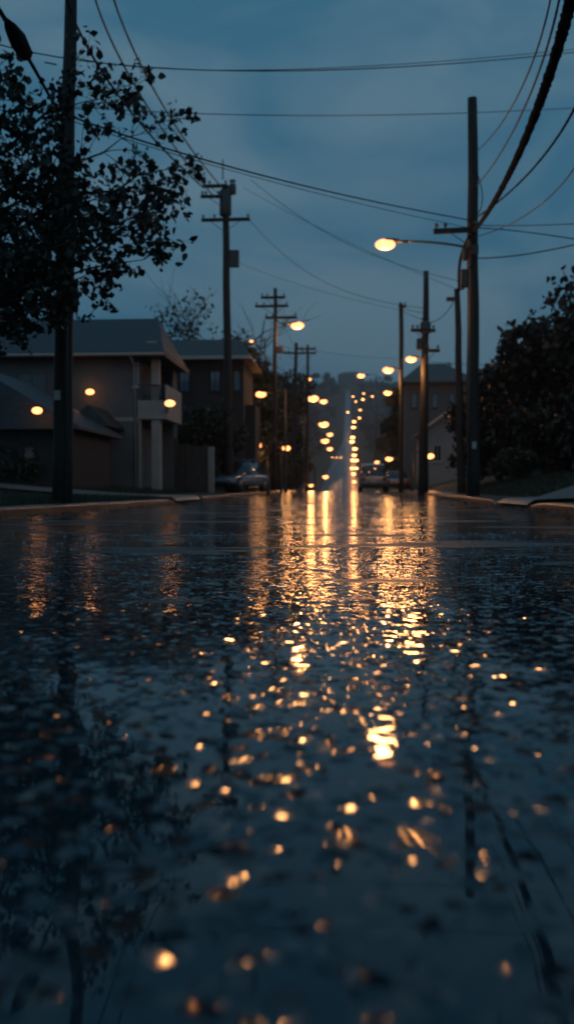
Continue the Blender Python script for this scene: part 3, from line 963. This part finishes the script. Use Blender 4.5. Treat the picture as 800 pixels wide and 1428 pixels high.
# --- beige two storey house with corner balcony
hx, hy = -8.1, 34.0
gzh = gz(-8.5, 34) - .15
h1 = thing('two_storey_house', 'beige stucco two storey house with white corner balcony and slate hip roof', 'house', (0, 0, 0))
eave = at(0, 501, 34).z
mb = MB().box(-17.5, hx, hy, hy + 4, gzh, eave - .02)
wall = mb.build('wall', M_STUCCO, h1)
MB().box(hx, -7.35, hy + 3.1, hy + 4, gzh, eave - .02).build('wing_wall', M_STUCCO, h1)
hip_roof(-18.2, -6.95, hy - .75, hy + 4.4, eave, at(0, 447, hy + 1.8).z, 2.5, .75).build('roof', M_ROOF, h1)
MB().box(-18.23, -6.92, hy - .80, hy - .752, eave - .06, eave + .13).build('fascia', mat('fascia_brown', (.09, .075, .06), .6), h1)
MB().box(-6.948, -6.90, hy - .80, hy + 4.4, eave - .06, eave + .13).build('fascia', M_ROOF2, h1)
MB().tube([(-18.2, hy - .86, eave + .02), (-6.9, hy - .86, eave + .02)], .055, 8).build('gutter', M_TRIM, h1, True)
MB().tube([(hx - .12, hy - .86, eave), (hx - .12, hy - .3, eave - .25), (hx - .12, hy - .05, eave - .4), (hx - .12, hy - .05, gzh)], .04, 8).build('downpipe', M_TRIM, h1, True)
for zc in (2.75,):
    MB().box(-17.5, hx, hy - .025, hy - .003, gzh + zc, gzh + zc + .16).build('belt_course', M_STUCCO2, h1)
# roof vent strip
MB().box(-7.75, -7.35, hy - .1, hy + .2, eave + .45, eave + .62).build('roof_vent', M_TRIM, h1, bevel=.02)
# balcony
bz0, bz1_ = at(0, 585, 34).z, at(0, 560, 34).z
bzt = at(0, 538, 34).z
bxl, bxr_ = at(193, 560, 34).x, at(222, 560, 34).x
bal = MB().box(bxl, bxr_ + .25, hy - .02, hy + 3.0, bz0, bz0 + .16).build('balcony', M_STUCCO2, h1)
MB().box(bxl, bxr_ + .25, hy - .08, hy - .023, bz0 - .02, bz1_).build('balcony_panel', M_STUCCO2, bal)
MB().box(bxr_ + .253, bxr_ + .31, hy - .08, hy + 3.0, bz0 - .02, bzt - .02).build('balcony_panel', M_STUCCO2, bal)
rl = MB().box(bxl, bxr_ + .25, hy - .07, hy - .03, bzt - .05, bzt)
for i in range(9):
    xx = bxl + .04 + i * (bxr_ + .2 - bxl) / 9
    rl.box(xx, xx + .02, hy - .06, hy - .04, bz1_ + .002, bzt - .052)
rl.build('balcony_railing', M_METAL, bal)
MB().box(bxl - .02, bxl + .10, hy + .0, hy + .12, gzh, bz0 - .022).build('column', M_STUCCO2, h1)
c1 = at(209, 0, 34).x
MB().box(c1, bxr_ + .02, hy + .02, hy + .42, gzh, bz0 - .022).build('column', M_STUCCO2, h1)
MB().box(c1, bxr_ - .02, hy + .02, hy + .40, bz0 + .162, eave - .03).build('column', M_STUCCO2, h1)
MB().box(hx + .003, bxl + .11, hy + .0, hy + .12, bz0 + .162, eave - .03).build('column', M_STUCCO, h1)
# windows: one narrow by the porch with bluish light painted in, others dim
window(h1, at(184, 0, 34).x, at(192, 0, 34).x, at(0, 541, 34).z, at(0, 508, 34).z, hy, M_CURTAIN, bars=0)
window(h1, at(20, 0, 34).x, at(62, 0, 34).x, at(0, 556, 34).z, at(0, 520, 34).z, hy, mf=M_STUCCO)
window(h1, at(128, 0, 34).x, at(150, 0, 34).x, at(0, 598, 34).z, at(0, 580, 34).z, hy, M_GLASS)
dr = MB().box(-7.349, -7.30, hy + 3.2, hy + 3.9, gzh + .2, gzh + 2.3).build('door', M_DARKWALL, h1)
MB().ell((-7.27, hy + 3.3, gzh + 1.2), (.035, .035, .035), 8, 6).build('handle', M_RIM, dr, True)
MB().box(hx + .3, hx + .75, hy + 3.0, hy + 3.09, bz0 + .17, bz0 + 2.2).build('balcony_door', M_GLASS, h1)
# entrance porch with little gable roof
pxa, pxb = at(96, 0, 32).x, at(152, 0, 32).x
pz = at(0, 596, 32).z
pm = MB()
mid = (pxa + pxb) / 2
pm.prism([(pxa, pz), (pxb, pz), (pxb, pz + .1), (mid, at(0, 566, 32).z), (pxa, pz + .1)], 31.6, hy - .004)
pm.build('porch_roof', M_ROOF2, h1)
MB().box(pxa + .1, pxa + .22, 31.8, 31.92, gzh, pz - .003).build('porch_post', M_STUCCO, h1)
MB().box(pxb - .22, pxb - .1, 31.8, 31.92, gzh, pz - .003).build('porch_post', M_STUCCO, h1)
window(h1, at(102, 0, 34).x, at(109, 0, 34).x, at(0, 645, 34).z, at(0, 604, 34).z, hy, glass('painted_lit_pane', (.35, .45, .5)), bars=0)  # bluish window light put into the pane's base colour
dr = MB().box(at(114, 0, 34).x, at(138, 0, 34).x, hy - .05, hy - .003, gzh + .15, gzh + 2.3).build('door', M_DARKWALL, h1)
MB().ell((at(135, 0, 34).x, hy - .09, gzh + 1.2), (.035, .035, .035), 8, 6).build('handle', M_RIM, dr, True)
# wall lamps
def wall_lamp(parent, p, s=1.0, power=20):
    bk = MB().box(p.x - .05, p.x + .05, p.y, p.y + .16, p.z - .02, p.z + .12).build('wall_lamp', M_METAL, parent)
    MB().ell((p.x, p.y - .12 * s, p.z + .0), (.17 * s, .12 * s, .105 * s), 12, 8).build('lamp_glass', E_MID, bk, True)
    lamp_light(bk, (p.x, p.y - .5, p.z), power, .12)
wall_lamp(h1, at(127, 547, 33.8), 1.0, 4)
wall_lamp(h1, at(238, 563, 31.5) + Vector((0, 0, 0)), 1.1, 4)
# the bracket that carries the lamp by the balcony
q = at(238, 563, 31.5)
MB().box(bxr_ + .312, bxr_ + .37, hy - .3, hy + .1, q.z - .1, q.z + .1).build('lamp_bracket', M_METAL, h1)
MB().tube([(bxr_ + .34, hy - .2, q.z + .06), (q.x, q.y + .1, q.z + .06)], .02, 6).build('lamp_bracket', M_METAL, h1)

# --- low garage wing house at far left
h0 = thing('low_house', 'low dark outbuilding with sloping slate roof left of the nearest pole', 'house', (0, 0, 0))
d0 = 27.0
gx0 = gz(-11, d0) - .15
xr, xl = at(112, 0, d0).x, -14.5
zr_ = at(0, 600, d0).z
MB().box(xl, xr - .35, d0, d0 + 4.5, gx0, zr_).build('wall', M_DARKWALL, h0)
m = MB()
zt = at(0, 520, d0 + 2).z
m.prism([(xl - .3, zr_), (xr, zr_), (xr, zr_ + .1), (at(-40, 0, d0).x, zt), (xl - .3, zt)], d0 - .5, d0 + 4.9)
m.build('roof', M_ROOF, h0)
wall_lamp(h0, at(54, 573, 26.2), .95, 4)
q = at(54, 573, 26.2)
MB().tube([(q.x, q.y + .1, q.z + .02), (q.x, d0 - .4, q.z + .02)], .02, 6).build('lamp_bracket', M_METAL, h0)
window(h0, at(10, 0, d0).x, at(46, 0, d0).x, at(0, 655, d0).z, at(0, 622, d0).z, d0, mf=M_DARKWALL)
# carport post
MB().box(xr - .45, xr - .352, d0 - .4, d0 - .3, gx0, zr_ - .003).build('post', M_DARKWALL, h0)

# --- back house with pale eave
h2 = thing('two_storey_house', 'dim brown two storey house with pale eave line behind the balcony house', 'house', (0, 0, 0))
d2 = 46.0
g2 = gz(-7, d2) - .2
xa, xb = at(205, 0, d2).x, at(347, 0, d2).x
ze = at(0, 506, d2).z
MB().box(xa, xb - .3, d2, d2 + 4.4, g2, ze - .02).build('wall', M_DARKWALL, h2)
hip_roof(xa - .3, xb + .15, d2 - .8, d2 + 5.0, ze, at(0, 477, d2 + 2.1).z, 0.8, .9).build('roof', M_ROOF2, h2)
MB().box(xa - .33, xb + .18, d2 - .86, d2 - .803, ze - .03, ze + .14).build('fascia', M_TRIM, h2)
for a, b_ in ((249, 263), (292, 306), (325, 334)):
    window(h2, at(a, 0, d2).x, at(b_, 0, d2).x, at(0, 548, d2).z, at(0, 520, d2).z, d2, M_CURTAIN, bars=1, frame=.04, mf=M_DARKWALL)
MB().box(at(349, 0, 58).x, at(362, 0, 58).x, 58, 58.4, at(0, 563, 58).z, at(0, 557, 58).z).build('awning', M_TRIM, h2)
MB().box(xb - .296, xb + .2, d2 + 1.0, d2 + 3.6, g2, ze - 2.2).build('side_wing', M_DARKWALL, h2)

# --- fence with pale post
fn = thing('board_fence', 'grey brown board fence with one pale end post beside the balcony house', 'fence', (0, 0, 0))
df = 38.0
zt = at(0, 618, df).z
gf = gz(-7, df) - .1
a, b_ = at(226, 0, df).x, at(289, 0, df).x
m = MB(); x = a
while x < b_ - .1:
    hgt = zt - .1 * (x - a) - random.uniform(0, .04)
    m.box(x, x + .135, df, df + .025, gf, hgt); x += .142
m.build('boards', M_FENCE, fn)
m = MB()
m.box(a, b_, df + .027, df + .07, gf + .4, gf + .5); m.box(a, b_, df + .027, df + .07, gf + 1.6, gf + 1.7)
m.build('rail', M_FENCE, fn)
MB().box(at(289, 0, df).x, at(297, 0, df).x, df - .1, df + .15, gf, at(0, 624, df).z).build('post', M_STUCCO2, fn, bevel=.01)
MB().box(at(258, 0, df).x, at(261, 0, df).x, df - .06, df - .003, gf, zt - .03).build('post', M_FENCE, fn, bevel=.01)

# --- right side houses
h3 = thing('gabled_house', 'pale gabled house behind the transformer pole', 'house', (0, 0, 0))
d3 = 56.0
g3 = gz(7, d3) - .4
xa, xb = at(598, 0, d3).x, at(672, 0, d3).x
xm = at(640, 0, d3).x
z1, z2 = at(0, 600, d3).z, at(0, 570, d3).z
m = MB().prism([(xa, g3), (xb, g3), (xb, z1), (xm, z2), (xa, z1)], d3, d3 + 9)
m.build('wall', M_BLUEWALL, h3)
m = MB()
for (ax, az, bx_, bz_) in ((xa - .4, z1 - .22, xm, z2), (xb + .4, z1 - .22, xm, z2)):
    m.prism([(ax, az), (bx_, bz_), (bx_, bz_ + .14), (ax, az + .14)], d3 - .5, d3 + 9.4)
m.build('roof', M_ROOF2, h3)
m = MB()
for (ax, az, bx_, bz_) in ((xa - .42, z1 - .26, xm, z2 - .02), (xb + .42, z1 - .26, xm, z2 - .02)):
    m.prism([(ax, az), (bx_, bz_), (bx_, bz_ + .2), (ax, az + .2)], d3 - .56, d3 - .503)
m.build('bargeboard', M_TRIM, h3)
window(h3, at(606, 0, d3).x, at(618, 0, d3).x, at(0, 645, d3).z, at(0, 622, d3).z, d3)
h4 = thing('upper_house', 'grey two storey house with dark roof up behind the pale gabled one', 'house', (0, 0, 0))
d4 = 72.0
g4 = gz(8, d4) - .4
xa, xb = at(566, 0, d4).x, at(660, 0, d4).x
z1 = at(0, 540, d4).z
MB().box(xa, xb, d4, d4 + 9, g4, z1 - .02).build('wall', M_GREYWALL, h4)
hip_roof(xa - .5, xb + .5, d4 - .7, d4 + 9.6, z1, at(0, 512, d4 + 4).z, 2.2, 2.2).build('roof', M_ROOF2, h4)
for a, b_ in ((575, 583), (604, 612), (628, 636)):
    window(h4, at(a, 0, d4).x, at(b_, 0, d4).x, at(0, 573, d4).z, at(0, 553, d4).z, d4, M_CURTAIN, mf=M_DARKWALL)
# small dark houses along the far street
def far_house(x, y, w, dp, hwall, hroof, mw, label, seed):
    t = thing('far_house', label, 'house', (x, y, gz(x, y) - .8), 0)
    MB().box(-w / 2, w / 2, -dp / 2, dp / 2, 0, hwall).build('wall', mw, t)
    ro = hip_roof(-w / 2 - .4, w / 2 + .4, -dp / 2 - .4, dp / 2 + .4, hwall + .002, hwall + hroof, w * .3, w * .3).build('roof', M_ROOF2, t)
    MB().box(w * .2, w * .2 + .6, -.3, .3, hwall + hroof * .4, hwall + hroof + .6).build('chimney', M_DARKWALL, ro)
    for i in range(3):
        xx = -w * .36 + i * w * .28
        window(t, xx, xx + 1.2, hwall - 2.0, hwall - .8, -dp / 2, M_GLASS)
    MB().box(-.5, .5, -dp / 2 - .05, -dp / 2 - .003, .8, 2.9).build('door', M_DARKWALL, t)
far_house(-13, 122, 9, 9, 6.5, 2.2, M_DARKWALL, 'dim brown house left of the far street beyond the trees', 1)
far_house(-24, 170, 12, 10, 7.5, 2.5, M_GREYWALL, 'dim grey house far left of the street foot', 2)
far_house(16, 150, 12, 10, 7.0, 2.5, M_DARKWALL, 'dim brown house right of the far street', 3)
far_house(-21, 330, 14, 12, 8, 3, M_GREYWALL, 'grey house low on the left of the hill road', 4)
far_house(22, 360, 14, 12, 8, 3, M_GREYWALL, 'grey house low on the right of the hill road', 5)
far_house(4, 1395, 40, 20, 17, 5, M_GREYWALL, 'broad building standing on the hill crest', 6)

# ------------------------------------------------------------------ cars
def car(name, label, loc, rz, L_, Wd, Hh, paint, suv=False, tail=False):
    """car pointing +x in its own space"""
    t = thing(name, label, 'car', loc, rz)
    hl = L_ / 2
    bl = .95 if suv else .82       # belt line
    low = .22
    # body: lofted cross sections along x
    secs = [(-hl, .50, bl - .10, .80), (-hl + .08, .32, bl, .92), (-hl + .5, low, bl + .03, 1.0), (-hl + 1.3, low, bl + .02, 1.0), (0, low, bl, 1.0),
            (hl - 1.5, low, bl - .02, 1.0), (hl - .9, low, bl - .10, .99), (hl - .3, .26, bl - .20, .93), (hl - .05, .36, bl - .30, .80), (hl, .45, bl - .36, .70)]
    V, F = [], []
    nn_ = 12
    for (x, za, zb, kw) in secs:
        w = Wd / 2 * kw
        ring = [(-w * .86, za), (-w * .98, za + .1), (-w, (za + zb) / 2), (-w * .97, zb - .08), (-w * .88, zb), (-w * .4, zb + .02),
                (w * .4, zb + .02), (w * .88, zb), (w * .97, zb - .08), (w, (za + zb) / 2), (w * .98, za + .1), (w * .86, za)]
        V += [(x, a_, b2) for a_, b2 in ring]
    for j in range(len(secs) - 1):
        for i in range(nn_):
            k = (i + 1) % nn_
            F.append((j * nn_ + i, j * nn_ + k, (j + 1) * nn_ + k, (j + 1) * nn_ + i))
    F.append(tuple(range(nn_))); F.append(tuple(range((len(secs) - 1) * nn_, len(secs) * nn_)))
    mbx = MB(); mbx.add(V, F)
    body = mbx.build('body', paint, t, True)
    sb = body.modifiers.new('s', 'SUBSURF'); sb.levels = sb.render_levels = 1
    # cabin glass + roof
    if suv: cs = [(-hl + .18, bl, .86), (-hl + .42, Hh - .08, .74), (-hl + 1.0, Hh, .74), (hl - 2.3, Hh - .02, .74), (hl - 1.5, bl - .02, .86)]
    else: cs = [(-hl + .55, bl, .84), (-hl + 1.25, Hh - .03, .70), (-hl + 1.8, Hh, .70), (hl - 2.2, Hh - .05, .70), (hl - 1.35, bl - .06, .86)]
    V, F = [], []
    for (x, z, kw) in cs:
        w = Wd / 2 * kw; wb = Wd / 2 * .9
        V += [(x, -wb, bl - .1), (x, -w, z), (x, w, z), (x, wb, bl - .1)]
    for j in range(len(cs) - 1):
        for i in range(3):
            F.append((j * 4 + i, j * 4 + i + 1, j * 4 + 5 + i, j * 4 + 4 + i))
    F.append((0, 1, 2, 3)); e = (len(cs) - 1) * 4; F.append((e, e + 1, e + 2, e + 3))
    MB().add(V, F).build('windows', M_GLASS, t, True)
    (xa_, za_, ka), (xb2, zb2, kb) = cs[1], cs[3]
    w = Wd / 2 * .72
    MB().add([(xa_, -w, za_ - .02), (xa_, w, za_ - .02), (cs[2][0], w, cs[2][1] + .0), (cs[2][0], -w, cs[2][1]), (xb2, w, zb2), (xb2, -w, zb2),
              (xa_, -w, za_ + .02), (xa_, w, za_ + .02), (cs[2][0], w, cs[2][1] + .045), (cs[2][0], -w, cs[2][1] + .045), (xb2, w, zb2 + .035), (xb2, -w, zb2 + .035)],
             [(6, 7, 8, 9), (9, 8, 10, 11), (0, 3, 2, 1), (3, 5, 4, 2), (0, 1, 7, 6), (5, 11, 10, 4), (0, 6, 9, 3), (3, 9, 11, 5), (1, 2, 8, 7), (2, 4, 10, 8)]).build('roof', paint, t)
    for sx in (-hl + .85, hl - .85):
        for sy in (-1, 1):
            y_ = sy * (Wd / 2 - .1)
            wm = MB().tube([(sx, y_ - .11, .33), (sx, y_ - .08, .33), (sx, y_ + .08, .33), (sx, y_ + .11, .33)], [.29, .33, .33, .29], 22)
            wo = wm.build('wheel', M_TYRE, t, True)
            MB().tube([(sx, y_ + sy * .085, .33), (sx, y_ + sy * .125, .33)], [.20, .18], 16).build('rim', M_RIM, wo, True)
    for sy in (-1, 1):
        MB().ell((hl - .12, sy * Wd * .33, bl - .28), (.10, .2, .08), 12, 8).build('headlight', glass('lamp_clear', (.3, .3, .3)), t, True)
        MB().box(-hl - .01, -hl + .15, sy * Wd * .36 - .11, sy * Wd * .36 + .11, bl - .28, bl - .06).build('tail_light', M_TAIL, t, bevel=.02)
        MB().ell((hl - 1.62, sy * (Wd / 2 + .08), bl + .08), (.06, .11, .08), 10, 6).build('side_mirror', paint, t, True)
    MB().box(-hl - .05, -hl + .1, -Wd * .42, Wd * .42, .34, .52).build('bumper', M_PLASTIC, t, bevel=.04)
    MB().box(hl - .12, hl + .03, -Wd * .38, Wd * .38, .30, .46).build('bumper', M_PLASTIC, t, bevel=.04)
    MB().box(-hl - .065, -hl - .052, -.17, .17, .56, .67).build('number_plate', M_PLATE, t)
    return t
cx_ = at(521, 0, 57).x
car('driving_car', 'grey car driving away in the right lane at the road crest', (cx_, 57, road_z(57) + .0), R(90), 4.5, 1.8, 1.72, M_PAINT_G, True)
cx_ = at(328, 0, 41).x
car('parked_car', 'blue grey car parked by the left kerb below the fence', (cx_, 41, gz(cx_, 41) + .0), R(-108), 4.4, 1.75, 1.48, M_PAINT_B)
cx_ = at(556, 0, 62).x
car('parked_car', 'dim grey car half hidden right of the driving car', (cx_, 64, gz(cx_, 64) + .02), R(90), 4.3, 1.75, 1.42, M_PAINT_G)

# ------------------------------------------------------------------ haze: the damp evening air
hz = MB().box(-700, 700, -60, 2150, -15, 330).build('haze', bpy.data.materials.new('haze_air'))
hz['kind'] = 'stuff'
hm = hz.data.materials[0]; hm.use_nodes = True
nt = hm.node_tree; nt.nodes.clear()
o_ = nt.nodes.new('ShaderNodeOutputMaterial'); pv = nt.nodes.new('ShaderNodeVolumePrincipled')
pv.inputs['Color'].default_value = (.93, .95, .97, 1)
pv.inputs['Density'].default_value = .00042
pv.inputs['Anisotropy'].default_value = .6
nt.links.new(pv.outputs[0], o_.inputs['Volume'])
